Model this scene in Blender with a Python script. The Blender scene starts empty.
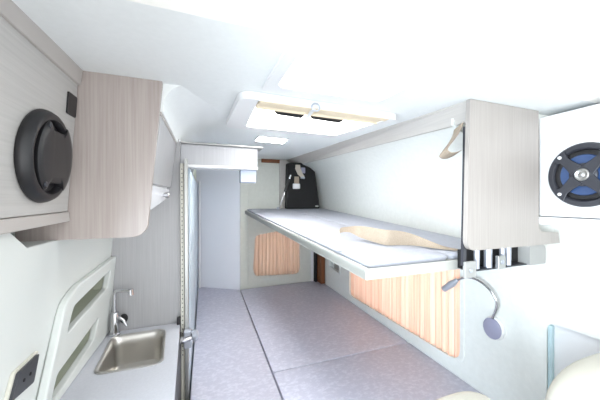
import bpy, bmesh, math
from mathutils import Vector, Matrix
from math import sin, cos, pi, radians
CAMZ = 1.5          # eye height above the floor; the heights below are measured from the eye
scn = bpy.context.scene
col = scn.collection

# ------------------------------------------------------------------ materials
def lin(c):
    r = []
    for v in c:
        v = v / 255.0
        r.append(v / 12.92 if v <= .04045 else ((v + .055) / 1.055) ** 2.4)
    return (r[0], r[1], r[2], 1)
def mat(name, c, rough=.5, metal=0, spec=.5, coat=0, noise=None, trans=0, emit=0, scale=(1, 1, 1), bump=0, alpha=1):
    m = bpy.data.materials.new(name); m.use_nodes = True
    nt = m.node_tree; b = nt.nodes['Principled BSDF']
    b.inputs['Base Color'].default_value = lin(c)
    b.inputs['Roughness'].default_value = rough
    b.inputs['Metallic'].default_value = metal
    b.inputs['Specular IOR Level'].default_value = spec
    b.inputs['Coat Weight'].default_value = coat
    b.inputs['Transmission Weight'].default_value = trans
    if emit:
        b.inputs['Emission Color'].default_value = lin(c); b.inputs['Emission Strength'].default_value = emit
    if noise:
        c2, sc, det, lo, hi = noise
        tc = nt.nodes.new('ShaderNodeTexCoord'); mp = nt.nodes.new('ShaderNodeMapping')
        geo = nt.nodes.new('ShaderNodeNewGeometry')
        mp.inputs['Scale'].default_value = scale
        n = nt.nodes.new('ShaderNodeTexNoise'); n.inputs['Scale'].default_value = sc; n.inputs['Detail'].default_value = det
        n.inputs['Roughness'].default_value = .6
        r = nt.nodes.new('ShaderNodeValToRGB')
        r.color_ramp.elements[0].position = lo; r.color_ramp.elements[0].color = lin(c)
        r.color_ramp.elements[1].position = hi; r.color_ramp.elements[1].color = lin(c2)
        nt.links.new(geo.outputs['Position'], mp.inputs['Vector']); nt.links.new(mp.outputs[0], n.inputs['Vector'])
        nt.links.new(n.outputs['Fac'], r.inputs['Fac']); nt.links.new(r.outputs[0], b.inputs['Base Color'])
        if bump:
            bp = nt.nodes.new('ShaderNodeBump'); bp.inputs['Strength'].default_value = bump; bp.inputs['Distance'].default_value = .002
            nt.links.new(n.outputs['Fac'], bp.inputs['Height']); nt.links.new(bp.outputs[0], b.inputs['Normal'])
    return m
M = {}
M['ceiling'] = mat('ceiling vinyl', (236, 239, 239), .55, noise=((233, 236, 236), 60, 2, .3, .7))
M['headliner'] = mat('cab headliner', (242, 240, 235), .8)
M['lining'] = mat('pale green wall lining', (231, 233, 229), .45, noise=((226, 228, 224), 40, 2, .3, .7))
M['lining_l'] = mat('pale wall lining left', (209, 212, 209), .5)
M['door_skin'] = mat('rear door skin', (219, 221, 213), .5, noise=((214, 216, 208), 30, 2, .3, .7))
M['wood'] = mat('grey beige woodgrain', (160, 148, 143), .38, noise=((178, 168, 163), 3.0, 6, .3, .72), scale=(60, 60, 1.2))
M['wood_y'] = mat('grey woodgrain lengthwise', (172, 169, 166), .42, noise=((184, 181, 178), 3.0, 6, .3, .72), scale=(60, 1.2, 60))
M['wood_g'] = mat('grey woodgrain upright', (162, 161, 163), .3, noise=((176, 175, 177), 3.0, 6, .3, .72), scale=(60, 60, 1.2))
M['wood_h'] = mat('pale grey woodgrain', (180, 180, 184), .35, noise=((192, 192, 196), 3.0, 6, .3, .72), scale=(60, 60, 1.2))
M['trimwood'] = mat('ceiling edge trim board', (188, 183, 178), .45, noise=((198, 193, 188), 3.0, 5, .3, .7), scale=(60, 1.0, 60))
M['board'] = mat('pale pinkish woodgrain board', (160, 153, 148), .4, noise=((170, 164, 159), 3.0, 5, .3, .7), scale=(60, 60, 1.2))
M['silver_b'] = mat('pale blue gloss plastic', (178, 186, 204), .15)
M['cap'] = mat('light grey moulded plastic', (158, 158, 156), .35)
M['edge'] = mat('edge banding', (176, 170, 166), .4)
M['brown'] = mat('brown wood', (133, 82, 48), .5, noise=((110, 64, 36), 3, 5, .3, .7), scale=(40, 40, 2))
M['white'] = mat('white plastic', (232, 232, 233), .35)
M['white_g'] = mat('white gloss laminate', (228, 228, 233), .22)
M['cream'] = mat('cream profile', (208, 205, 194), .4)
M['counter'] = mat('white worktop', (190, 191, 198), .3, noise=((186, 187, 194), 120, 2, .4, .6))
M['bed'] = mat('mottled grey vinyl', (190, 190, 206), .42, noise=((207, 207, 221), 42, 4, .46, .66), scale=(1, 1.6, 1), bump=.1)
M['piping'] = mat('dark seam piping', (95, 95, 108), .6)
M['pad'] = mat('pale grey mattress fabric', (176, 178, 188), .7, noise=((170, 172, 182), 50, 3, .4, .6))
M['frame'] = mat('bunk edge frame', (186, 186, 180), .4)
M['strap'] = mat('beige webbing', (172, 157, 140), .75, noise=((161, 146, 129), 300, 2, .4, .6))
M['strap_w'] = mat('white webbing', (192, 183, 170), .75)
M['black'] = mat('black plastic', (26, 25, 28), .38)
M['blackm'] = mat('black matt', (17, 16, 18), .7)
M['charcoal'] = mat('charcoal plastic', (52, 53, 60), .4)
M['grille'] = mat('dark grille fabric', (34, 32, 36), .6, noise=((52, 50, 54), 700, 1, .45, .55))
M['steel'] = mat('brushed stainless', (208, 205, 200), .3, metal=1)
M['chrome'] = mat('chrome', (205, 205, 208), .12, metal=1)
M['alu'] = mat('satin aluminium', (176, 176, 174), .35, metal=.85)
M['bluecone'] = mat('blue speaker cone', (48, 74, 118), .35, coat=.4)
M['silver'] = mat('silver plastic', (178, 182, 192), .3, metal=.5)
M['shower'] = mat('bluish white gloss panel', (240, 243, 250), .2, coat=.1)
M['showerb'] = mat('blue grey gloss panel', (200, 214, 226), .35)
M['lens'] = mat('glowing white vent lens', (246, 244, 238), .4, emit=3.6)  # emission stands in for daylight through the vent, raised to brighten the bed
M['olive'] = mat('olive grey pocket lining', (158, 162, 146), .6)
M['seat'] = mat('cream leatherette', (178, 175, 165), .5)
M['lampgrey'] = mat('grey lamp plastic', (150, 150, 172), .4)
M['tint'] = mat('pale blue seal', (182, 206, 212), .5)
M['blind'] = mat('beige pleated blind', (228, 212, 186), .7)
M['floor'] = mat('grey vinyl floor', (92, 90, 88), .5, noise=((110, 108, 105), 8, 4, .3, .7))
M['darkfront'] = mat('dark cabinet front', (30, 27, 26), .35)
M['hatchglass'] = mat('clear acrylic', (236, 246, 250), .05, trans=1)
M['plugin'] = mat('dark socket plastic', (58, 60, 66), .35)

def curtain_mat(name, a, b, c, sc):
    m = bpy.data.materials.new(name); m.use_nodes = True
    nt = m.node_tree; p = nt.nodes['Principled BSDF']; p.inputs['Roughness'].default_value = .85
    geo = nt.nodes.new('ShaderNodeNewGeometry'); mp = nt.nodes.new('ShaderNodeMapping'); mp.inputs['Scale'].default_value = sc
    n = nt.nodes.new('ShaderNodeTexNoise'); n.inputs['Scale'].default_value = 1; n.inputs['Detail'].default_value = 2
    r = nt.nodes.new('ShaderNodeValToRGB'); e = r.color_ramp.elements
    e[0].position = .36; e[0].color = lin(a); e[1].position = .62; e[1].color = lin(b)
    x = e.new(.48); x.color = lin(c)
    nt.links.new(geo.outputs['Position'], mp.inputs[0]); nt.links.new(mp.outputs[0], n.inputs[0])
    nt.links.new(n.outputs['Fac'], r.inputs[0]); nt.links.new(r.outputs[0], p.inputs['Base Color'])
    tr = nt.nodes.new('ShaderNodeBsdfTranslucent'); mx = nt.nodes.new('ShaderNodeMixShader'); mx.inputs[0].default_value = .3
    tr.inputs[0].default_value = (.82, .68, .58, 1)
    nt.links.new(p.outputs[0], mx.inputs[1]); nt.links.new(tr.outputs[0], mx.inputs[2])
    nt.links.new(mx.outputs[0], nt.nodes['Material Output'].inputs[0])
    return m
M['curt_r'] = curtain_mat('striped peach curtain', (222, 184, 166), (240, 222, 210), (232, 202, 186), (1, 95, .6))
M['curt_b'] = curtain_mat('striped beige curtain', (166, 142, 130), (208, 194, 184), (190, 170, 158), (110, 1, .6))

# ------------------------------------------------------------------ mesh building
class MB:
    def __init__(s): s.bm = bmesh.new()
    def face(s, pts):
        vs = [s.bm.verts.new(p) for p in pts]
        return s.bm.faces.new(vs)
    def hexa(s, p):     # p: 4 bottom + 4 top
        v = [s.bm.verts.new(q) for q in p]
        for f in ((3, 2, 1, 0), (4, 5, 6, 7), (0, 1, 5, 4), (1, 2, 6, 5), (2, 3, 7, 6), (3, 0, 4, 7)):
            s.bm.faces.new([v[i] for i in f])
        return s
    def box(s, x0, x1, y0, y1, z0, z1):
        return s.hexa([(x0, y0, z0), (x1, y0, z0), (x1, y1, z0), (x0, y1, z0), (x0, y0, z1), (x1, y0, z1), (x1, y1, z1), (x0, y1, z1)])
    def plate(s, outer, holes, f, t):
        """flat outline with holes, f maps (a,b,depth)->xyz, thickness t"""
        bm = bmesh.new(); loops = []
        for lp in [outer] + list(holes):
            vs = [bm.verts.new((a, b, 0)) for a, b in lp]
            for i in range(len(vs)): bm.edges.new((vs[i], vs[(i + 1) % len(vs)]))
            loops.append(lp)
        bmesh.ops.triangle_fill(bm, use_beauty=True, use_dissolve=False, edges=bm.edges[:], normal=(0, 0, 1))
        bm.verts.index_update()
        base = {}
        fr = [s.bm.verts.new(f(v.co.x, v.co.y, 0)) for v in bm.verts]
        bk = [s.bm.verts.new(f(v.co.x, v.co.y, t)) for v in bm.verts]
        for fc in bm.faces:
            ids = [v.index for v in fc.verts]
            s.bm.faces.new([fr[i] for i in ids]); s.bm.faces.new([bk[i] for i in reversed(ids)])
        k = 0
        for lp in loops:
            n = len(lp)
            for i in range(n):
                a, b = k + i, k + (i + 1) % n
                s.bm.faces.new([fr[a], bk[a], bk[b], fr[b]])
            k += n
        bm.free(); return s
    def loft(s, loops, cap0=False, cap1=False, closed=True):
        L = [[s.bm.verts.new(p) for p in lp] for lp in loops]
        n = len(L[0])
        for a, b in zip(L, L[1:]):
            for i in range(n if closed else n - 1):
                j = (i + 1) % n
                s.bm.faces.new([a[i], a[j], b[j], b[i]])
        if cap0: s.bm.faces.new(list(reversed(L[0])))
        if cap1: s.bm.faces.new(L[-1])
        return s
    def tube(s, pts, r, n=12, cap=True):
        pts = [Vector(p) for p in pts]; loops = []
        up = Vector((0.13, .21, .97)); prev = None
        for i, p in enumerate(pts):
            d = (pts[min(i + 1, len(pts) - 1)] - pts[max(i - 1, 0)]).normalized()
            if prev is None: u = d.cross(up).normalized()
            else:
                u = (prev - d * prev.dot(d)).normalized()
            prev = u; v = d.cross(u)
            rr = r[i] if isinstance(r, (list, tuple)) else r
            loops.append([p + (u * cos(2 * pi * k / n) + v * sin(2 * pi * k / n)) * rr for k in range(n)])
        return s.loft(loops, cap, cap)
    def lathe(s, c, ax, prof, n=32, sy=1.0, sz=1.0, e1=None):
        """prof: (radius, height along ax). sy/sz scale the two cross axes"""
        c = Vector(c); ax = Vector(ax).normalized()
        e1 = Vector(e1) if e1 else (Vector((0, 0, 1)) if abs(ax.z) < .9 else Vector((1, 0, 0)))
        e1 = (e1 - ax * e1.dot(ax)).normalized(); e2 = ax.cross(e1)
        loops = [[c + ax * h + e1 * (r * sz * cos(2 * pi * k / n)) + e2 * (r * sy * sin(2 * pi * k / n)) for k in range(n)] for r, h in prof]
        return s.loft(loops, True, True)
    def ribbon(s, left, right, t=(0, 0, .003)):
        t = Vector(t); loops = []
        for a, b in zip(left, right):
            a = Vector(a); b = Vector(b)
            loops.append([a, b, b + t, a + t])
        return s.loft(loops, True, True)
    def build(s, name, m, parent=None, bevel=0, smooth=False, seg=2, sub=0):
        bmesh.ops.remove_doubles(s.bm, verts=s.bm.verts[:], dist=1e-6)
        bmesh.ops.recalc_face_normals(s.bm, faces=s.bm.faces[:])
        co = [v.co for v in s.bm.verts]
        mn = Vector([min(c[i] for c in co) for i in range(3)]); mx = Vector([max(c[i] for c in co) for i in range(3)])
        o3 = Vector(((mn.x + mx.x) / 2, (mn.y + mx.y) / 2, mn.z))
        for v in s.bm.verts: v.co -= o3
        me = bpy.data.meshes.new(name); s.bm.to_mesh(me); s.bm.free()
        if smooth:
            for p in me.polygons: p.use_smooth = True
        o = bpy.data.objects.new(name, me); col.objects.link(o)
        me.materials.append(m)
        w = o3 + Vector((0, 0, CAMZ))
        if parent:
            o.parent = parent; o.location = w - Vector(parent['_w'])
        else: o.location = w
        o['_w'] = tuple(w)
        if bevel:
            b = o.modifiers.new('bevel', 'BEVEL'); b.width = bevel; b.segments = seg; b.limit_method = 'ANGLE'; b.angle_limit = radians(35)
            b.harden_normals = False
        if sub:
            q = o.modifiers.new('sub', 'SUBSURF'); q.levels = sub; q.render_levels = sub
        if smooth and not sub:
            try:
                me.set_sharp_from_angle(angle=radians(40))
            except Exception: pass
        return o
def thing(name, label, cat, loc, group=None):
    o = bpy.data.objects.new(name, None); col.objects.link(o)
    o.empty_display_size = .05
    w = Vector(loc) + Vector((0, 0, CAMZ)); o.location = w; o['_w'] = tuple(w)
    return tag(o, label, cat, group)
def tag(o, label, cat, group=None, kind=None):
    o['label'] = label; o['category'] = cat
    if group: o['group'] = group
    if kind: o['kind'] = kind
    return o
def struct(o): o['kind'] = 'structure'; return o
def rrect(x0, x1, y0, y1, r, n=6):
    out = []
    for cx, cy, a0 in ((x1 - r, y1 - r, 0), (x0 + r, y1 - r, 90), (x0 + r, y0 + r, 180), (x1 - r, y0 + r, 270)):
        for k in range(n + 1):
            a = radians(a0 + 90 * k / n); out.append((cx + r * cos(a), cy + r * sin(a)))
    return out
def rpoly(pts, r, n=5):
    """polygon with rounded corners; r number or list"""
    out = []; N = len(pts)
    for i in range(N):
        p = Vector(pts[i]).to_2d() if len(pts[i]) > 2 else Vector(pts[i]); a = Vector(pts[i - 1]); b = Vector(pts[(i + 1) % N])
        rr = r[i] if isinstance(r, (list, tuple)) else r
        if rr <= 0: out.append(tuple(p)); continue
        p1 = p + (a - p).normalized() * rr; p2 = p + (b - p).normalized() * rr
        for k in range(n + 1):
            t = k / n; q = p1 * (1 - t) ** 2 + p * 2 * t * (1 - t) + p2 * t * t; out.append(tuple(q))
    return out
def ell(cx, cy, rx, ry, n=40): return [(cx + rx * cos(2 * pi * k / n), cy + ry * sin(2 * pi * k / n)) for k in range(n)]
def scale_loop(lp, k):
    cx = sum(p[0] for p in lp) / len(lp); cy = sum(p[1] for p in lp) / len(lp)
    return [(cx + (x - cx) * k, cy + (y - cy) * k) for x, y in lp]
def fX(X, s=1): return lambda a, b, t: (X + s * t, a, b)          # outline in (Y,Z)
def fY(Y, s=1): return lambda a, b, t: (a, Y + s * t, b)          # outline in (X,Z)
def fZ(Z, s=1): return lambda a, b, t: (a, b, Z + s * t)          # outline in (X,Y)
def smoothpath(pts, n=6):
    P = [Vector(p) for p in pts]; P = [P[0] * 2 - P[1]] + P + [P[-1] * 2 - P[-2]]; out = []
    for i in range(1, len(P) - 2):
        for k in range(n):
            t = k / n
            a, b, c, d = P[i - 1], P[i], P[i + 1], P[i + 2]
            out.append(.5 * ((2 * b) + (c - a) * t + (2 * a - 5 * b + 4 * c - d) * t * t + (3 * b - a - 3 * c + d) * t ** 3))
    out.append(P[-2]); return out

# ------------------------------------------------------------------ the shell
def zc(y): return .360 + .0374 * (y - .555)          # main roof lining height over the length of the van
struct(MB().box(-.6, 1.6, -.9, 3.3, -1.52, -1.5).build('floor', M['floor']))
# main roof lining with the hatch opening, then the raised cab headliner in front of it
HX0, HX1, HY0, HY1 = .215, .60, .60, .82
hatch_hole = rrect(HX0, HX1, HY0, HY1, .03)
roof_f = lambda a, b, t: (a, b, zc(b) + t)
struct(MB().plate([(-.10, .555), (1.50, .555), (1.50, .72), (.96, .72), (.96, 3.3), (-.10, 3.3)], [hatch_hole], roof_f, .03)
       .build('ceiling', M['ceiling']))
struct(MB().loft([[(x, -.55, .46), (x, .0, .45), (x, .35, .395), (x, .555, .360), (x, .555, .390), (x, .35, .42), (x, 0, .48), (x, -.55, .49)] for x in (-.7, 1.7)], True, True)
       .build('ceiling', M['headliner']))
# ceiling panel over the left cupboards and its dropped cove further back
struct(MB().hexa([(-.52, .555, .360), (-.10, .555, .360), (-.10, .95, .374), (-.52, .95, .374), (-.52, .555, .38), (-.10, .555, .38), (-.10, .95, .4), (-.52, .95, .4)]).build('ceiling', M['ceiling']))
def cove(y):
    k = min(1, .30 + .7 * (y - .95) / .25); w = .004 + .205 * k; z1 = zc(y) + .002
    return [(-.45, y, .283), (-.128, y, .283)] + [(-.128 + w * (1 - cos(a)), y, .283 + (z1 - .283) * sin(a)) for a in (.25, .5, .75, 1.0, 1.25, pi / 2)] + [(-.128 + w, y, z1 + .02), (-.45, y, .41)]
struct(MB().loft([cove(y) for y in (.95, 1.0, 1.08, 1.16, 1.25, 1.35, 2.0, 3.3)], True, True).build('ceiling', M['ceiling'], smooth=True))
# trim board along the right roof edge
tr0 = (.895, .355, .945, .288); 
def tr_sec(y):
    k = (y - .70) / 2.16
    x = .908 + (.850 - .908) * k; z = .362 + .082 * k
    dx = .035 + .10 * k; dz = -.068 + .018 * k
    return [(x, y, z), (x + dx, y, z + dz), (x + dx + .015, y, z + dz + .002), (x + dx + .015, y, z + .02), (x, y, z + .02)]
struct(MB().loft([tr_sec(.705), tr_sec(2.86)], True, True).build('trim_1', M['trimwood'], bevel=.003))
# right wall: lower flat lining with a rounded window opening, upper part curving in to the trim
wo = rpoly([(1.02, -.865), (2.19, -.895), (2.19, -.30), (1.02, -.30)], .07, 6)
pocket = rpoly([(2.36, -.745), (2.60, -.72), (2.60, -.62), (2.36, -.635)], .025, 4)
entry = rpoly([(.18, -1.3), (.657, -1.3), (.657, -.478), (.18, -.478)], [0, 0, .04, .04], 5)
struct(MB().plate([(-.45, -1.5), (3.2, -1.5), (3.2, -.22), (.78, -.22), (.78, -.45), (-.45, -.45)], [wo, pocket, entry], fX(1.27), .03).build('wall_right', M['lining']))
def wr(y):
    k = (y - .70) / 2.16; xt = .908 + (.850 - .908) * k + .035 + .10 * k; zt = .362 + .082 * k - .068 + .018 * k
    A = [(1.27, -.22), (1.27, -.12), (1.262, -.06), (1.235, .02), (1.17, .12), (1.075, .215)]; B = [(1.27, -.22), (1.27, -.12), (1.268, -.04), (1.25, .07), (1.212, .19), (1.15, .30)]
    base = [(p[0] + (q[0] - p[0]) * k, p[1] + (q[1] - p[1]) * k) for p, q in zip(A, B)]
    xs = [(x, y, z) for x, z in base] + [((1.075 + .075 * k + xt) / 2 + .006, y, (.215 + .085 * k + zt) / 2 + .012), (xt + .002, y, zt - .002)]
    return xs + [(x + .03, yy, z + .01) for x, yy, z in reversed(xs)]
struct(MB().loft([wr(.78 + k * .26) for k in range(9)], True, True).build('wall_right', M['lining'], smooth=True))
# ledge and outer skin beside the cab
def bulge(y, k):
    P = [(0, -.452), (.008, -.40), (.03, -.34), (.07, -.285), (.13, -.24), (.185, -.19), (.205, -.1), (.20, .10), (.20, .40)]
    return [(1.27 + x * k, y, z) for x, z in P] + [(1.51, y, .40), (1.51, y, -.452)]
struct(MB().loft([bulge(y, k) for y, k in ((-.1, 1), (.30, 1), (.60, 1), (.69, .97), (.72, .90), (.745, .6), (.765, .25), (.782, -.03))], True, True).build('wall_right', M['lining'], smooth=True))
struct(MB().plate([(1.275, -.10), (1.49, -.10), (1.49, .40), (.93, .40), (.93, .30), (1.10, .2)], [], fY(.787), .01).build('wall_right', M['lining']))
# recessed entry panel and its seal
struct(MB().box(1.292, 1.312, .16, .70, -1.32, -.46).build('trim_2', M['white']))
struct(MB().box(1.272, 1.292, .642, .656, -1.29, -.492).build('trim_3', M['tint'], bevel=.004))
# window recess in the right wall
wf = MB().plate(scale_loop(wo, 1.02), [scale_loop(wo, .975)], fX(1.266), .012).build('window_1', M['lining'], bevel=.003)
struct(wf)
struct(MB().box(1.30, 1.31, 2.3, 2.66, -.80, -.55).build('wall_right', M['lining']))
def lean(z): return max(0, z + .56) * .085
# left wall lining, with an opening where the moulded pocket panel sits
lp_u = [(1.000, -.408), (1.03, -.336), (1.365, -.303), (1.345, -.376)]
lp_l = [(.940, -.578), (.962, -.508), (1.275, -.470), (1.245, -.545)]
def big(q): return scale_loop(q, 1.15)
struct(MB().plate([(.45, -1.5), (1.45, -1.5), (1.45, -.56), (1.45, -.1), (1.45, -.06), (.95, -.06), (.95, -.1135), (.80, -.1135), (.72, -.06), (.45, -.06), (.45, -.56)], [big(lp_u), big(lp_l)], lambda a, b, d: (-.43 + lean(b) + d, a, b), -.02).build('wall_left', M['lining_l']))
struct(MB().box(-.60, -.396, .45, .929, -.135, -.1125).build('wall_left', M['lining_l']))  # added filler shelf closing the slot under the speaker housing
struct(MB().box(-.62, -.483, .931, .948, -.14, .36).build('wall_left', M['lining_l']))  # added plate closing the view outside, left of the end panel
struct(MB().box(-.62, -.41, .43, .449, -.14, -.079).build('wall_left', M['lining_l']))  # added end filler, blocks side window light from the slot
struct(MB().box(-.62, -.60, .45, .95, -.135, .36).build('wall_left', M['lining_l']))  # added side filler, keeps outside light from leaking in
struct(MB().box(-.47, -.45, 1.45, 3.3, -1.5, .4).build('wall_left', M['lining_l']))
# rear door skin with its rounded window opening
bo = rpoly([(.505, -.828), (1.0, -.848), (1.03, -.80), (1.02, -.30), (.50, -.375), (.475, -.76)], [.03, .03, .05, .09, .05, .05], 5)
struct(MB().plate([(.345, -1.0), (1.30, -1.0), (1.30, .46), (.345, .46)], [bo], fY(2.86), .03).build('wall_back', M['door_skin']))
struct(MB().box(-.5, .40, 3.24, 3.26, -1.5, .5).build('wall_back', M['door_skin']))
struct(MB().plate(scale_loop(bo, 1.03), [scale_loop(bo, .97)], fY(2.85), .012).build('window_2', M['door_skin'], bevel=.003))
struct(MB().box(.575, .83, 2.83, 2.858, .408, .47).build('trim_4', M['brown'], bevel=.002))
struct(MB().box(.775, .85, 2.80, 2.858, -.15, .44).build('trim_5', M['trimwood'], bevel=.003))
struct(MB().box(1.215, 1.265, 2.70, 2.855, -.935, -.16).build('trim_6', M['brown'], bevel=.003))
struct(MB().box(1.155, 1.185, 2.84, 2.858, -.94, -.16).build('trim_7', M['white'], bevel=.002))
struct(MB().box(1.188, 1.214, 2.80, 2.858, -.94, -.16).build('dark_gap_strip', M['blackm']))  # black strip stands in for the dark shaded gap by the brown post
struct(MB().box(.425, .437, 2.852, 2.858, -.94, .42).build('trim_9', M['door_skin'], bevel=.002))
# rear-left glossy panel, standing at an angle on the bed
struct(MB().hexa([(-.09, 3.10, -1.0), (.342, 2.835, -1.0), (.352, 2.855, -1.0), (-.08, 3.13, -1.0), (-.09, 3.10, .44), (.342, 2.835, .44), (.352, 2.855, .44), (-.08, 3.13, .44)]).build('wall_shower', M['shower']))
# washroom side wall, seen almost edge on
struct(MB().box(-.095, -.075, 1.50, 3.1, -1.5, .165).build('wall_washroom', M['showerb'], bevel=.002))

# ------------------------------------------------------------------ left side
# overhead cupboard behind the speaker housing
t = thing('overhead_cupboard', 'overhead cupboard with a pinkish woodgrain end panel rounded at its lower corner', 'cupboard', (-.30, 1.17, -.115))
ep = rpoly([(-.482, -.113), (-.170, -.113), (-.127, .3735), (-.482, .3735)], [0, .045, 0, 0], 8)
MB().plate(ep, [], fY(.93), .018).build('end_panel', M['wood'], t, bevel=.002)
MB().hexa([(-.425, .95, -.03), (-.175, .95, -.03), (-.175, 1.40, .01), (-.425, 1.40, .01), (-.425, .95, .28), (-.155, .95, .28), (-.155, 1.42, .28), (-.425, 1.42, .28)]).build('carcass', M['white'], t)
def slab(y0, y1, z0a, z0b, z1, th=.016):
    xo = lambda z: -.162 + (z - 0) * .108
    return MB().hexa([(xo(z0a) - th, y0, z0a), (xo(z0a), y0, z0a), (xo(z0b), y1, z0b), (xo(z0b) - th, y1, z0b),
                      (xo(z1) - th, y0, z1), (xo(z1), y0, z1), (xo(z1), y1, z1), (xo(z1) - th, y1, z1)])
slab(.95, 1.415, .052, .062, .270).build('door', M['wood_g'], t, bevel=.0015)
lb = slab(.95, 1.36, -.036, .012, .048).build('lower_rail', M['white_g'], t, bevel=.002); lb['label'] = 'glossy white lower rail'
MB().lathe((-.162, 1.19, .02), (1, 0, 0), [(.007, 0), (.007, .010), (.012, .012), (.012, .022), (.008, .026)], 20).build('knob', M['chrome'], lb, smooth=True)
slab(.95, 1.42, .273, .273, .283, .02).build('top_rail', M['edge'], t)

# speaker housing over the cab
t = thing('speaker_housing', 'grey woodgrain box housing on the left, with a black oval speaker on it', 'housing', (-.43, .55, -.075))
MB().hexa([(-.56, .05, -.045), (-.366, .05, -.045), (-.366, .928, -.032), (-.56, .928, -.032), (-.56, .05, .352), (-.341, .05, .352), (-.341, .928, .352), (-.56, .928, .352)]).build('body', M['wood_y'], t, bevel=.002)
MB().hexa([(-.56, .05, -.078), (-.360, .05, -.078), (-.360, .928, -.060), (-.56, .928, -.060), (-.56, .05, -.046), (-.362, .05, -.046), (-.362, .928, -.033), (-.56, .928, -.033)]).build('bottom_rail', M['edge'], t, bevel=.003)
MB().hexa([(-.40, .05, .328), (-.336, .05, .328), (-.336, .928, .328), (-.40, .928, .328), (-.40, .05, .360), (-.330, .05, .360), (-.330, .928, .372), (-.40, .928, .372)]).build('top_rail', M['edge'], t, bevel=.002)
o = MB().plate(rrect(.872, .921, .232, .290, .003, 3), [], lambda a, b, d: (-.3475 + (b - .25) * .06 + d, a, b), .004).build('switch_plate', M['black'], bevel=.001)
tag(o, 'small square black switch plate above the left speaker', 'switch')

# left oval speaker
sc = Vector((-.3565, .780, .101)); RY, RZ = .095, .106
t = thing('oval_speaker', 'black oval speaker cover with solid centre shield on the left housing', 'speaker', (-.356, .797, -.01))
AX = (1, 0, -.06)
MB().lathe(sc, AX, [(1.0, 0), (1.02, .004), (1.0, .012), (.95, .020), (.88, .024), (.82, .023), (.78, .018), (.76, .010), (.3, .008)], 56, RY, RZ).build('rim', M['black'], t, smooth=True)
MB().lathe(sc + Vector((.008, 0, 0)), AX, [(.76, -.003), (.75, 0), (.3, .002)], 40, RY, RZ).build('grille', M['black'], t, smooth=True)
def shield(ry, rz):
    pts = []
    for k in range(72):
        a = 2 * pi * k / 72; cy, cz = cos(a), sin(a)
        y = ry * cy; z = rz * cz
        if abs(cy) < .62:
            lim = .64 + .30 * min(1, max(0, (abs(cy) - .36) / .22)) ** 1.2
            z = max(-rz * lim, min(rz * lim, z))
        pts.append((y, z))
    return pts
sh = [(a * .88 + .011, b) for a, b in shield(RY * .90, RZ * .90)]
def place(lp, k, h): return [tuple(sc + Vector((h - .06 * (-b * k) * 1 if False else h + b * k * .06, a * k, b * k))) for a, b in lp]
MB().loft([place(sh, 1.0, .010), place(sh, 1.0, .023), place(sh, .95, .026), place(sh, .80, .028)], True, True).build('shield', M['black'], t, smooth=True)
for dy, dz in ((-.034, .066), (-.034, -.066)):
    MB().lathe(sc + Vector((.0255 + .06 * dz, dy, dz)), AX, [(.006, 0), (.006, .003), (.003, .004)], 14).build('screw', M['charcoal'], t, smooth=True)

# moulded pocket panel on the left wall
t = thing('wall_pocket_panel', 'white moulded wall panel with two slanted storage pockets beside the sink', 'panel', (-.42, 1.17, -.60))
outl = rpoly([(.885, -.598), (.972, -.305), (1.045, -.276), (1.425, -.256), (1.425, -.598)], [.0, .03, .03, 0, 0])
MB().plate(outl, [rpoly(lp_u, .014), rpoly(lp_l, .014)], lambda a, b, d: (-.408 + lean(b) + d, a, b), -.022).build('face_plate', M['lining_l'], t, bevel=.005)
for q in (lp_u, lp_l):
    a = rpoly(scale_loop(q, 1.04), .014); b = [(y, z) for y, z in rpoly(scale_loop(q, 1.0), .014)]
    MB().loft([[(-.425 + lean(z), y, z) for y, z in a], [(-.497, y, z) for y, z in b]], False, True).build('pocket', M['olive'], t)

# wall socket lower left
SX = lambda X: (lambda a, b, d: (X + lean(b) + d, a, b))
t = thing('wall_socket', 'dark grey square wall socket with a pale rim on the left wall', 'socket', (-.425, .845, -.47))
so = [(.775, -.452), (.860, -.462), (.872, -.396), (.792, -.398)]
MB().plate(rpoly(scale_loop(so, 1.16), .006), [], SX(-.4295), .007).build('rim', M['cream'], t, bevel=.002)
MB().plate(rpoly(so, .006), [], SX(-.4225), .006).build('insert', M['plugin'], t, bevel=.002)
for dy in (-.012, .012):
    MB().lathe((-.4165 + lean(-.426), .826 + dy, -.428), (1, 0, 0), [(.004, 0), (.004, .001)], 10).build('pin_hole', M['blackm'], t)

# kitchen base and worktop
t = thing('kitchen_cabinet', 'dark fronted kitchen base cabinet under the white worktop', 'cabinet', (-.27, 1.0, -1.5))
MB().box(-.425, -.125, .62, 1.40, -1.44, -.75).build('carcass', M['white'], t)
MB().box(-.125, -.107, .62, 1.388, -1.42, -.632).build('door', M['darkfront'], t, bevel=.002)
MB().box(-.40, -.14, .64, 1.40, -1.5, -1.44).build('plinth', M['blackm'], t)
sink_q = [(-.363, 1.088), (-.143, 1.080), (-.170, 1.376), (-.386, 1.372)]
sink_lp = rpoly(sink_q, [.035, .045, .045, .035], 7)
MB_w = MB().plate([(-.4285, .60), (-.074, .60), (-.115, 1.424), (-.4285, 1.424)], [scale_loop(sink_lp, .955)], fZ(-.600), -.026)
wt = MB_w.build('worktop', M['counter'], bevel=.002)
tag(wt, 'white laminate worktop around the steel sink', 'worktop')
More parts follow.
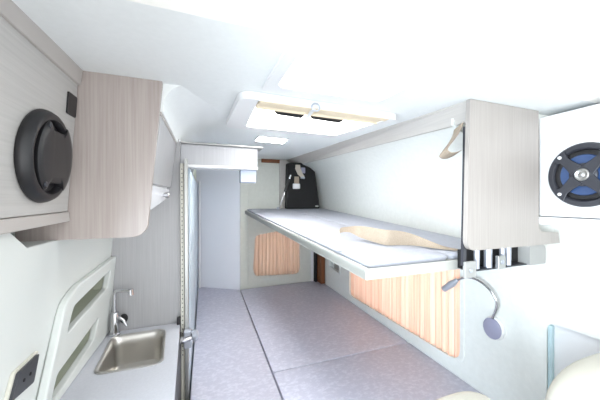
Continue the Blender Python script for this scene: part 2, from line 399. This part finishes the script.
# sink
t = thing('kitchen_sink', 'small rectangular stainless steel sink set in the white worktop', 'sink', (-.265, 1.23, -.74))
def zl(lp, z): return [(x, y, z) for x, y in lp]
s1 = scale_loop(sink_lp, 1.0)
def sloop(k, z): return zl(scale_loop(sink_lp, k), z)
MB().loft([sloop(1.0, -.5995), sloop(1.0, -.596), sloop(.975, -.5945), sloop(.93, -.597), sloop(.905, -.603), sloop(.875, -.615), sloop(.85, -.64), sloop(.82, -.70), sloop(.79, -.715), sloop(.70, -.722), sloop(.2, -.726)], False, True).build('basin', M['steel'], t, smooth=True)
MB().lathe((-.315, 1.15, -.7245), (0, 0, 1), [(.036, 0), (.036, .003), (.028, .004), (.026, .001), (.010, .001), (.008, .003)], 28).build('drain', M['chrome'], t, smooth=True)
# tap
t = thing('kitchen_tap', 'chrome kitchen tap with an angular swivel spout behind the sink', 'tap', (-.378, 1.385, -.60))
tx, ty = -.379, 1.388
MB().lathe((tx, ty, -.5995), (0, 0, 1), [(.022, 0), (.022, .006), (.017, .01), (.017, .095), (.015, .10), (.011, .103)], 24).build('body', M['chrome'], t, smooth=True)
MB().tube(smoothpath([(tx, ty, -.50), (tx, ty, -.44), (tx + .002, ty, -.415), (tx + .012, ty - .004, -.405), (tx + .045, ty - .015, -.403), (tx + .072, ty - .028, -.403)], 5), .0075, 14).build('spout', M['chrome'], t, smooth=True)
MB().tube([(tx + .068, ty - .026, -.396), (tx + .070, ty - .027, -.424)], .0105, 14).build('nozzle', M['chrome'], t, bevel=.002)
MB().tube([(tx + .012, ty - .004, -.52), (tx + .036, ty - .012, -.535), (tx + .050, ty - .016, -.560)], [.008, .006, .005], 10).build('lever', M['chrome'], t, smooth=True)
o = MB().lathe((-.352, 1.4245, -.545), (0, -1, 0), [(.021, 0), (.022, .004), (.018, .009), (.006, .010)], 24, .75, 1.0).build('round_plug', M['black'], smooth=True)
tag(o, 'small black oval plug on the upright panel behind the tap', 'plug')

# tall upright woodgrain partition behind the worktop
o = MB().plate([(-.445, -1.5), (-.108, -1.5), (-.118, .30), (-.445, .30)], [], fY(1.428), .02).build('partition_board', M['wood_g'], bevel=.001)
tag(o, 'tall grey woodgrain board standing behind the tap and sink', 'board')
# door post with perforated strip
t = thing('door_post', 'tall slim cream and grey door post right of the sink', 'post', (-.09, 1.44, -1.5))
MB().hexa([(-.106, 1.405, -1.5), (-.090, 1.405, -1.5), (-.090, 1.426, -1.5), (-.106, 1.426, -1.5), (-.114, 1.405, .178), (-.099, 1.405, .178), (-.099, 1.426, .178), (-.114, 1.426, .178)]).build('cream_profile', M['cream'], t, bevel=.001)
MB().hexa([(-.089, 1.390, -1.5), (-.070, 1.390, -1.5), (-.070, 1.44, -1.5), (-.089, 1.44, -1.5), (-.096, 1.390, .20), (-.080, 1.390, .20), (-.080, 1.44, .20), (-.096, 1.44, .20)]).build('grey_profile', M['alu'], t, bevel=.002)
for k in range(44):
    z = .15 - k * .021; x = -.1065 - (z - .178) * -.0048 * -1
    MB().lathe((-.1064 + (z - .178) * -.0048 , 1.4052, z), (0, -1, 0), [(.0028, 0), (.0028, .0008)], 8).build('hole', M['charcoal'], t)
# lock handle on post
t = thing('door_lock', 'chrome barrel lock handle on the slim door post', 'lock', (-.085, 1.38, -.67))
MB().tube([(-.122, 1.370, -.663), (-.10, 1.370, -.663), (-.058, 1.370, -.655)], [.017, .017, .015], 20).build('barrel', M['chrome'], t, bevel=.002)
MB().box(-.096, -.062, 1.360, 1.392, -.705, -.622).build('plate', M['silver'], t, bevel=.005)
MB().lathe((-.116, 1.370, -.663), (-1, 0, 0), [(.020, 0), (.020, .010), (.012, .014)], 18).build('cap', M['chrome'], t, smooth=True)
MB().lathe((-.042, 1.372, -.652), (1, 0, 0), [(.024, -.016), (.027, 0), (.020, .010), (.007, .013)], 18).build('thumb_turn', M['silver'], t, smooth=True)
o = MB().box(-.128, -.112, 1.395, 1.412, -.625, -.565).build('black_catch', M['black'], bevel=.004)
tag(o, 'small black door catch at the back corner of the worktop', 'catch')

# header over the washroom entrance
t = thing('header_box', 'white woodgrain header box hanging under the ceiling above the bluish panel', 'header', (.07, 1.47, .165))
MB().box(-.117, .272, 1.455, 1.54, .181, .283).build('front_board', M['wood_h'], t, bevel=.002)
b = MB().box(-.094, .274, 1.447, 1.54, .166, .1805).build('bottom_strip', M['white'], t, bevel=.002); b['label'] = 'white strip along the lower edge'
b = MB().box(-.117, .300, 1.435, 1.54, .2835, .292).build('top_strip', M['alu'], t, bevel=.002); b['label'] = 'pale metal strip along the top'
b = MB().box(.182, .268, 1.47, 1.53, .095, .166).build('end_box', M['silver_b'], t, bevel=.004); b['label'] = 'small bluish box under the right end'
MB().box(.186, .264, 1.464, 1.4695, .100, .112).build('front_lip', M['white'], b, bevel=.002)
# slim white edge profile and rail on glossy panel
struct(MB().box(-.062, -.046, 3.02, 3.05, -.94, .20).build('trim_10', M['white'], bevel=.003))

# ------------------------------------------------------------------ lower bed
def cushion(name, pts, z0, z1, label):
    m = MB(); r = rpoly(pts, .02, 3)
    m.loft([zl(r, z0), zl(r, z1 - .006), zl(scale_loop(r, .996), z1 - .0015), zl(scale_loop(r, .985), z1)], True, True)
    o = m.build(name, M['bed'], smooth=True); tag(o, label, 'mattress', 'lower bed cushions'); return o
g = .004
cushion('bed_cushion', [(-.066, .75), (.345 - g, .75), (.345 - g, 2.83), (-.066, 3.085)], -1.02, -.94, 'long narrow grey bed cushion along the left, ending at the bluish panel')
cushion('bed_cushion', [(.345 + g, 1.41 + g * .7), (1.268, 1.41 + g * .7), (1.268, 2.853), (.345 + g, 2.835)], -1.02, -.94, 'large grey bed cushion by the rear door curtain')
cushion('bed_cushion', [(.345 + g, .75), (1.268, .75), (1.268, 1.41 - g * .7), (.345 + g, 1.41 - g * .7)], -1.02, -.94, 'grey bed cushion nearest the two cream cab seats, under the right curtain')
o = MB().box(-.066, 1.266, .78, 2.83, -1.5, -1.021).build('storage_box', M['charcoal'], bevel=.004); tag(o, 'dark box base beneath the grey bed cushions', 'box')

# ------------------------------------------------------------------ bunk
def bz(y): return -.224 + .0605 * (y - .76)
BY0, BY1 = .76, 2.78
def bl(y): return .503 + (.39 - .503) * (y - BY0) / (BY1 - BY0)
def bslab(m, xl, xr, y0, y1, dz0, dz1, inset=0):
    m.hexa([(xl(y0), y0, bz(y0) + dz0), (xr(y0), y0, bz(y0) + dz0), (xr(y1), y1, bz(y1) + dz0), (xl(y1), y1, bz(y1) + dz0),
            (xl(y0), y0, bz(y0) + dz1), (xr(y0), y0, bz(y0) + dz1), (xr(y1), y1, bz(y1) + dz1), (xl(y1), y1, bz(y1) + dz1)]); return m
R = lambda y: 1.262
t = thing('upper_bunk', 'raised fold-down bunk board with a pale grey edge along the right wall', 'bunk', (.85, 1.75, -.28))
bslab(MB(), lambda y: bl(y), R, BY0, BY1, -.043, -.012).build('board', M['frame'], t, bevel=.002)
bslab(MB(), lambda y: bl(y), lambda y: bl(y) + .012, BY0, BY1, -.044, -.004).build('side_edge', M['frame'], t, bevel=.002)
bslab(MB(), lambda y: bl(y) + .0005, R, BY0 - .004, BY0 - .0005, -.044, -.006).build('end_edge', M['frame'], t, bevel=.002)
mid = lambda y: .90 - .06 * (y - .76) / 2.02
def pad(xl, xr, y0, y1, label):
    m = MB(); loops = []
    for dz, ins in ((-.0115, .004), (.004, .0), (.010, .006), (.012, .02)):
        lp = rpoly([(xl(y0) + ins, y0 + ins), (xr(y0) - ins, y0 + ins), (xr(y1) - ins, y1 - ins), (xl(y1) + ins, y1 - ins)], .025, 4)
        loops.append([(x, y, bz(y) + dz) for x, y in lp])
    m.loft(loops, True, True); o = m.build('bunk_pad', M['pad'], smooth=True); tag(o, label, 'mattress', 'thin bunk pads'); return o
pad(lambda y: bl(y) + .014, lambda y: mid(y) - .004, BY0 + .012, BY1 - .01, 'thin pale grey bunk pad on the open left half of the bunk')
pad(lambda y: mid(y) + .004, lambda y: 1.258, BY0 + .012, BY1 - .01, 'thin pale grey bunk pad against the right wall')

# beige strap lying over the bunk
def bp3(x, y, h): return (x, y, bz(y) + .0125 + h)
lo_e = [bp3(*p) for p in ((.485, .925, .002), (.50, .97, .027), (.56, 1.05, .045), (.63, 1.08, .042), (.68, 1.06, .018), (.735, .965, .004), (.80, .945, .003), (.86, .92, .003), (.92, .84, .003), (.965, .80, .003))]
hi_e = [bp3(*p) for p in ((.515, .935, .002), (.532, .98, .034), (.575, 1.07, .062), (.635, 1.10, .065), (.69, 1.075, .070), (.745, .975, .068), (.81, .955, .063), (.87, .93, .048), (.935, .85, .016), (.985, .81, .006))]
L = smoothpath(lo_e, 6); Rr = smoothpath(hi_e, 6)
t = thing('bunk_strap', 'wide beige webbing strap lying twisted across the bunk pads', 'strap', (.74, 1.03, bz(1.0)))
MB().ribbon(L[12:], Rr[12:], (-.001, -.002, .0)).build('webbing', M['strap'], t, smooth=True)
e = MB().ribbon(L[:13], Rr[:13], (-.001, -.002, .001)).build('end_tab', M['strap_w'], t, smooth=True); e['label'] = 'white end tab'

# end board of the bunk
t = thing('bunk_end_board', 'tall pale woodgrain board hanging from the ceiling beside the right speaker housing', 'board', (1.15, .70, -.185))
eb = rpoly([(.948, -.185), (1.425, -.185), (1.415, -.137), (1.292, -.137), (1.280, .345), (.897, .356), (.880, -.185 + .02)], [0, .004, .004, .035, 0, 0, .0], 6)
eb = rpoly([(.880, -.183), (1.425, -.185), (1.413, -.137), (1.283, -.128), (1.281, .3635), (.897, .3635)], [.045, .004, .004, .03, 0, 0], 7)
MB().plate(eb, [], fY(.69), .017).build('board', M['board'], t, bevel=.003)
MB().plate([(.884, -.24), (.900, -.24), (.910, .27), (.896, .27)], [], fY(.708), .010).build('rear_strip', M['charcoal'], t)
# webbing loop from the roof corner
lo = []
lc = [(.915, .752, .285), (.905, .75, .262), (.885, .752, .230), (.86, .76, .196), (.852, .765, .178), (.862, .76, .168), (.885, .755, .170), (.91, .75, .18)]
Lp = smoothpath(lc, 5)
t = MB().ribbon([p + Vector((-.013, -.03, .006)) for p in Lp], [p + Vector((.018, .035, -.006)) for p in Lp], (.003, 0, .002)).build('strap_loop', M['strap'], smooth=True)
tag(t, 'short beige webbing loop hanging at the top of the pale end board', 'strap')

# bunk hinge gear below the end board
t = thing('bunk_mechanism', 'dark bunk hinge channel with silver rods below the pale end board', 'mechanism', (1.12, .76, -.27))
MB().hexa([(.93, .712, -.268), (1.33, .712, -.268), (1.33, .757, -.268), (.93, .757, -.268), (.93, .712, -.262), (1.33, .712, -.262), (1.33, .757, -.262), (.93, .757, -.262)]).build('base_plate', M['charcoal'], t, bevel=.001)
MB().box(.915, 1.325, .744, .757, -.261, -.19).build('back_plate', M['blackm'], t, bevel=.001)
for x, w in ((.973, .010), (1.035, .014), (1.115, .010), (1.148, .012)):
    MB().tube([(x, .724, -.261), (x + .002, .724, -.189)], w, 14).build('rod', M['silver'], t, smooth=True)
b = MB().box(.886, .942, .700, .712, -.285, -.225).build('corner_plate', M['cap'], t, bevel=.003)
MB().lathe((.912, .6995, -.258), (0, -1, 0), [(.008, 0), (.007, .003)], 16).build('screw', M['silver'], b, smooth=True)
b = MB().box(1.045, 1.085, .69, .703, -.262, -.213).build('lock_plate', M['alu'], t, bevel=.002)
MB().lathe((1.065, .6895, -.236), (0, -1, 0), [(.009, 0), (.008, .003)], 16).build('screw', M['silver'], b, smooth=True)
MB().plate(rpoly([(1.245, -.266), (1.345, -.266), (1.350, -.186), (1.245, -.186)], [0, .004, .03, .01]), [], fY(.70), .05).build('end_cap', M['cap'], t, bevel=.005)

# ------------------------------------------------------------------ far end of bunk
t = thing('black_backrest_panel', 'tall black panel standing on the far end of the bunk', 'panel', (1.0, 2.70, -.10))
bp = rpoly([(.805, -.093), (1.185, -.093), (1.110, .405), (.815, .392)], [.01, .02, .03, .02], 4)
MB().plate(bp, [], fY(2.66), .07).build('body', M['blackm'], t, bevel=.008)
MB().box(1.13, 1.165, 2.652, 2.661, -.075, -.058).build('tag', M['alu'], t)
t = thing('belt_buckle', 'silver and pale seat belt buckle on grey webbing hanging on the black panel', 'buckle', (.90, 2.64, .12))
MB().ribbon([(.90, 2.655, .37), (.895, 2.65, .33), (.92, 2.64, .27), (.955, 2.64, .24)], [(.95, 2.655, .37), (.955, 2.65, .33), (.97, 2.635, .28), (.995, 2.64, .25)], (0, -.004, .003)).build('webbing', M['alu'] if False else M['strap_w'], t, smooth=True)
MB().box(.96, 1.005, 2.638, 2.652, .285, .345).build('slide', M['lampgrey'], t, bevel=.004)
MB().ribbon([(.885, 2.645, .245), (.880, 2.645, .17)], [(.935, 2.645, .245), (.935, 2.645, .17)], (0, -.004, .002)).build('tongue', M['strap'], t)
MB().box(.866, .944, 2.63, 2.652, .118, .172).build('buckle_body', M['white'], t, bevel=.006)
MB().tube([(.955, 2.64, .238), (.995, 2.638, .235)], .012, 12).build('clip', M['silver'], t, smooth=True)
t = thing('gas_strut', 'thin gas strut leaning left of the black panel on the bunk', 'strut', (.76, 2.70, -.09))
MB().tube([(.715, 2.63, -.088), (.775, 2.63, .085)], .0065, 10).build('rod', M['chrome'], t, smooth=True)
MB().tube([(.775, 2.63, .085), (.822, 2.62, .22)], .0125, 12).build('cylinder', M['black'], t, smooth=True)
MB().tube([(.822, 2.62, .22), (.834, 2.61, .26)], .010, 12).build('end_fitting', M['chrome'], t, smooth=True)
MB().box(.700, .73, 2.65, 2.68, -.098, -.075).build('foot', M['silver'], t, bevel=.003)

# ------------------------------------------------------------------ curtains
def curtain(name, m, lp_fn, n, rows, depth_fn, label, parent_mat):
    pass
def curtain_x(y0, y1, zb, zt, x, amp, per):          # pleats run down, sheet faces -X
    m = MB(); N = 220; Rw = 10; loops = []
    for j in range(Rw + 1):
        v = j / Rw; row = []
        for i in range(N + 1):
            u = i / N; y = y0 + (y1 - y0) * u
            ph = u * (y1 - y0) / per * 2 * pi
            z = zb(y) + (zt(y) - zb(y)) * v
            row.append((x - amp * (.55 + .45 * sin(ph + .8 * sin(v * 2 + u * 9))) * (1 - .15 * v), y, z))
        loops.append(row)
    return m.loft(loops, closed=False)
o = curtain_x(.985, 2.235, lambda y: -.905, lambda y: -.28, 1.302, .016, .042)
o = o.build('curtain', M['curt_r'], smooth=True); tag(o, 'peach striped pleated curtain in the long right window below the bunk', 'curtain')
so_ = o.modifiers.new('thick', 'SOLIDIFY'); so_.thickness = .002
m = MB(); loops = []
for j in range(9):
    v = j / 8; row = []
    for i in range(141):
        u = i / 140; x = .455 + (1.05 - .455) * u
        row.append((x, 2.895 - .018 * (.5 + .5 * sin(u * 2 * pi * 15 + .9 * sin(v * 2.2 + u * 8))), -.86 + .55 * v + .006 * sin(u * 2 * pi * 15)))
    loops.append(row)
o = m.loft(loops, closed=False).build('curtain', M['curt_b'], smooth=True); tag(o, 'beige striped pleated curtain in the rear door window', 'curtain')
so_ = o.modifiers.new('thick', 'SOLIDIFY'); so_.thickness = .002
# recessed finger pull on the right wall near rear
t = thing('recessed_pull', 'grey recessed finger pull low on the right wall near the brown post', 'pull', (1.28, 2.48, -.74))
MB().plate(scale_loop(pocket, 1.12), [scale_loop(pocket, .90)], fX(1.262), .01).build('rim', M['lining'], t, bevel=.003)
MB().box(1.285, 1.295, 2.40, 2.52, -.725, -.665).build('latch', M['alu'], t, bevel=.003)

# ------------------------------------------------------------------ reading lamp
t = thing('reading_lamp', 'chrome gooseneck reading lamp on a round base below the bunk mechanism', 'lamp', (1.25, .86, -.65))
MB().lathe((1.2695, .852, -.592), (-1, 0, 0), [(.052, 0), (.052, .012), (.048, .016), (.047, .018)], 36, .86, 1).build('base', M['white'], t, smooth=True)
b = MB().lathe((1.252, .854, -.594), (-1, 0, 0), [(.047, 0), (.047, .006), (.043, .008)], 36, .86, 1).build('base_cover', M['lampgrey'], t, smooth=True)
gp = smoothpath([(1.244, .848, -.545), (1.240, .826, -.472), (1.235, .850, -.418), (1.230, .902, -.386), (1.225, .96, -.384), (1.220, 1.014, -.415)], 7)
MB().tube(gp, .0055, 10).build('gooseneck', M['chrome'], t, smooth=True)
MB().tube([(1.221, 1.010, -.411), (1.216, 1.035, -.436), (1.208, 1.080, -.480)], [.009, .018, .016], 18).build('lamp_head', M['silver'], t, smooth=True)

# ------------------------------------------------------------------ right speaker housing
t = thing('speaker_housing', 'plain white box housing on the right, with a blue coned speaker on it', 'housing', (1.38, .45, -.10))
MB().box(1.31, 1.465, .10, .706, -.066, .342).build('body', M['white'], t, bevel=.006)
MB().box(1.307, 1.465, .10, .708, -.103, -.069).build('bottom_rail', M['white'], t, bevel=.006)
t = thing('round_speaker', 'open car speaker with dark ring and blue cone on the white right housing', 'speaker', (1.30, .562, -.03))
c = Vector((1.3095, .562, .092)); ay, az = .108, .118
MB().lathe(c, (-1, 0, 0), [(1.0, 0), (1.0, .006), (.96, .012), (.84, .013), (.80, .008), (.79, .002)], 56, ay, az).build('ring', M['charcoal'], t, smooth=True)
MB().lathe(c + Vector((-.002, 0, 0)), (-1, 0, 0), [(.80, 0), (.78, .003), (.70, .005), (.64, .003)], 48, ay, az).build('surround', M['black'], t, smooth=True)
MB().lathe(c + Vector((-.0045, 0, 0)), (-1, 0, 0), [(.64, 0), (.62, .004), (.40, .002), (.25, .001)], 48, ay, az).build('cone', M['bluecone'], t, smooth=True)
# cross brace
def arm(a):
    d = Vector((cos(a), sin(a))); n = Vector((-d.y, d.x)); P = []
    for r, w in ((.20, .20), (.45, .15), (.68, .13), (.92, .24)):
        P.append((r, w))
    lp = [(d * r + n * w) for r, w in P] + [(d * r - n * w) for r, w in reversed(P)]
    return [(c.y + p.x * ay, c.z + p.y * az) for p in lp]
for a in (45, 135, 225, 315):
    aa = radians(a)
    b = MB().plate(arm(aa), [], fX(c.x - .013), -.007).build('brace_arm', M['charcoal'], t, bevel=.002)
    MB().lathe((c.x - .020, c.y + .84 * ay * cos(aa), c.z + .84 * az * sin(aa)), (-1, 0, 0), [(.0065, 0), (.006, .002), (.003, .003)], 14).build('screw', M['white'], b, smooth=True)
MB().lathe(c + Vector((-.008, 0, 0)), (-1, 0, 0), [(.36, 0), (.36, .006), (.30, .009)], 36, ay, az).build('hub', M['charcoal'], t, smooth=True)
MB().lathe(c + Vector((-.016, 0, 0)), (-1, 0, 0), [(.19, 0), (.19, .006), (.16, .009), (.12, .007), (.09, .006), (.05, .009), (.02, .010)], 32, ay, az).build('tweeter', M['alu'], t, smooth=True)

# ------------------------------------------------------------------ roof vent and hatch
def vz(y): return zc(y)
t = thing('roof_vent', 'large cream and white roof vent with a beige blind across its front edge', 'vent', (.45, 1.13, .33))
vo = rpoly([(.11, .905), (.80, .935), (.735, 1.40), (.095, 1.375)], .05, 6)
vi = rpoly([(.175, .914), (.745, .942), (.69, 1.335), (.19, 1.32)], .02, 4)
m = MB()
def vl(lp, dz): return [(x, y, vz(y) + dz) for x, y in lp]
n_ = len(vo)
m.plate(vo, [vi], lambda a, b, d: (a, b, vz(b) - .028 + d), .027)
m.build('frame', M['white'], t, bevel=.008, seg=3)
m = MB(); m.loft([[(x, y, vz(y) + z) for y, z in ((.912 + .045 * (x - .2), -.004), (.914 + .045 * (x - .2), -.030), (.945 + .045 * (x - .2), -.031), (.95 + .045 * (x - .2), -.024), (.990 + .045 * (x - .2), -.024), (1.000 + .045 * (x - .2), -.031), (1.008 + .045 * (x - .2), -.012), (1.008 + .045 * (x - .2), -.004))] for x in (.18, .47, .74)], True, True)
m.build('blind', M['blind'], t)
for x0, x1 in ((.255, .385), (.41, .57)):
    MB().plate(rpoly([(x0, 1.012 + .045 * (x0 - .2)), (x1, 1.012 + .045 * (x1 - .2)), (x1, 1.055 + .045 * (x1 - .2)), (x0 + .02, 1.045 + .045 * (x0 - .2))], .006), [], lambda a, b, d: (a, b, vz(b) - .0305 + d), .004).build('slot', M['blackm'], t)
m = MB(); lp = rpoly([(.185, 1.012), (.735, 1.036), (.685, 1.33), (.195, 1.315)], .03, 4)
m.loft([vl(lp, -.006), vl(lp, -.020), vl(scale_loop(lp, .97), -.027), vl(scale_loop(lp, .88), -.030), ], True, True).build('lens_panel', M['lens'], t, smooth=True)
MB().tube([(.385 + .016 * cos(k * pi / 8), .902, vz(.89) - .030 + .014 * sin(k * pi / 8)) for k in range(17)], .003, 8).build('pull_ring', M['silver'], t, smooth=True)
MB().ribbon([(.375, .915, vz(.915) - .0325), (.392, 1.03, vz(1.03) - .0335)], [(.390, .915, vz(.915) - .0325), (.407, 1.03, vz(1.03) - .0335)], (0, 0, -.003)).build('pull_tab', M['white'], t)

t = thing('roof_hatch', 'bright open roof hatch in a white frame in front of the vent', 'skylight', (.41, .71, .34))
MB().plate(rpoly([(.180, .572), (.66, .572), (.655, .873), (.175, .873)], .02), [hatch_hole], lambda a, b, d: (a, b, zc(b) - .010 + d), .010).build('frame', M['white'], t, bevel=.003)
MB().loft([[(x, y, zc(y) - .002) for x, y in hatch_hole], [(x, y, zc(y) + .09) for x, y in scale_loop(hatch_hole, 1.03)]]).build('shaft', M['white'], t, smooth=True)
m = MB(); dl = []
for k, h in ((1.06, .09), (1.05, .11), (.9, .135), (.6, .15), (.2, .155)):
    dl.append([(x, y, zc(y) + h) for x, y in scale_loop(hatch_hole, k)])
mg = bpy.data.materials.new('acrylic dome'); mg.use_nodes = True; nt = mg.node_tree
tb = nt.nodes.new('ShaderNodeBsdfTransparent'); tb.inputs[0].default_value = (.93, .98, 1, 1)
gb = nt.nodes.new('ShaderNodeBsdfGlossy'); gb.inputs['Roughness'].default_value = .05
mx = nt.nodes.new('ShaderNodeMixShader'); mx.inputs[0].default_value = .06
nt.links.new(tb.outputs[0], mx.inputs[1]); nt.links.new(gb.outputs[0], mx.inputs[2]); nt.links.new(mx.outputs[0], nt.nodes['Material Output'].inputs[0])
m.loft(dl, False, True).build('acrylic_dome', mg, t, smooth=True)
MB().tube([(.2165, .69, .368), (.222, .69, .368)], .003, 8).build('screw', M['charcoal'], t)

# bright ceiling rectangle behind the vent, its glow raised to brighten the far bed
cz = zc(1.8)
ml = mat('glowing panel face', (250, 250, 248), .4, emit=45)
t = thing('ceiling_glow_panel', 'small bright rectangular ceiling panel between the vent and the white header', 'lamp', (.42, 1.72, cz - .012))
MB().plate([(.31, 1.62), (.51, 1.64), (.52, 1.79), (.31, 1.77)], [], lambda a, b, d: (a, b, zc(b) - .010 + d), .0095).build('housing', M['white'], t, bevel=.002)
MB().plate([(.32, 1.63), (.50, 1.65), (.51, 1.78), (.32, 1.76)], [], lambda a, b, d: (a, b, zc(b) - .012 + d), .002).build('lens', ml, t)

# ------------------------------------------------------------------ cab seats
def superell(c, r, e=.5, n=28, mz=16):
    m = MB(); loops = []
    def sp(v, p): return math.copysign(abs(v) ** p, v)
    for j in range(1, mz):
        ph = -pi / 2 + pi * j / mz
        loops.append([(c[0] + r[0] * sp(cos(ph), e) * sp(cos(2 * pi * k / n), e), c[1] + r[1] * sp(cos(ph), e) * sp(sin(2 * pi * k / n), e), c[2] + r[2] * sp(sin(ph), e)) for k in range(n)])
    return m.loft(loops, True, True)
def seat(cx, cy, hw, ztop, hh, label, e=.6):
    t = thing('cab_seat', label, 'seat', (cx, cy - .1, -1.5), 'cab seats')
    superell((cx, cy, ztop - hh), (hw, .06, hh), e).build('headrest', M['seat'], t, smooth=True)
    superell((cx, cy - .02, ztop - hh * 2 - .22), (min(.21, hw + .02), .08, .29), .5).build('backrest', M['seat'], t, smooth=True)
    superell((cx, cy - .24, -1.02), (min(.22, hw + .02), .25, .08), .5).build('seat_cushion', M['seat'], t, smooth=True)
    MB().box(cx - .16, cx + .16, cy - .42, cy - .06, -1.5, -1.08).build('pedestal', M['charcoal'], t, bevel=.01)
    for s in (-.05, .05): MB().tube([(cx + s, cy, ztop - hh * 2 - .06), (cx + s, cy, ztop - hh)], .006, 8).build('headrest_post', M['chrome'], t, smooth=True)
seat(.552, .44, .118, -.458, .075, 'low cream cab seat top at the foot of the lower bed', .75)
seat(1.03, .40, .228, -.432, .13, 'large cream cab seat back in the lower right corner', .78)

# ------------------------------------------------------------------ light
w = bpy.data.worlds.new('daylight'); scn.world = w; w.use_nodes = True
nt = w.node_tree; bg = nt.nodes['Background']; bg.inputs['Color'].default_value = (.93, .97, 1, 1); bg.inputs['Strength'].default_value = 1.1
def area(name, loc, target, sx, sy, power, color=(1, 1, 1)):
    l = bpy.data.lights.new(name, 'AREA'); l.shape = 'RECTANGLE'; l.size = sx; l.size_y = sy; l.energy = power; l.color = color
    o = bpy.data.objects.new(name, l); col.objects.link(o)
    o.location = Vector(loc) + Vector((0, 0, CAMZ)); o.rotation_euler = (Vector(target) - Vector(loc)).to_track_quat('-Z', 'Y').to_euler()
    return o
area('windscreen_daylight', (.45, -1.1, -.35), (.45, 2, .05), 1.7, .8, 2.4, (1, .985, .95))
area('side_window_daylight', (-.75, -.05, -.35), (1.27, .7, -.65), .7, .5, 19, (.76, .89, 1))
area('hatch_daylight', (.41, .71, .58), (.41, .71, -1), .40, .26, 4, (.97, .99, 1))
area('right_window_daylight', (1.75, 1.6, -.50), (1.2, 1.6, -.6), 1.3, .6, 18, (1, .98, .95))
area('rear_window_daylight', (.76, 3.25, -.50), (.76, 2.8, -.55), .6, .6, 5, (1, .98, .95))

cam = bpy.data.cameras.new('camera'); co = bpy.data.objects.new('camera', cam); col.objects.link(co)
cam.sensor_width = 36; cam.lens = 265 / 600 * 36; cam.clip_start = .02
co.location = (0, 0, CAMZ); co.rotation_euler = (radians(90), 0, -radians(19.7))
scn.camera = co
vs = scn.view_settings; vs.view_transform = 'Standard'; vs.look = 'None'; vs.gamma = 1; vs.exposure = 1.18
try: vs.use_curve_mapping = False
except Exception: pass
for o in bpy.data.objects:
    if '_w' in o: del o['_w']
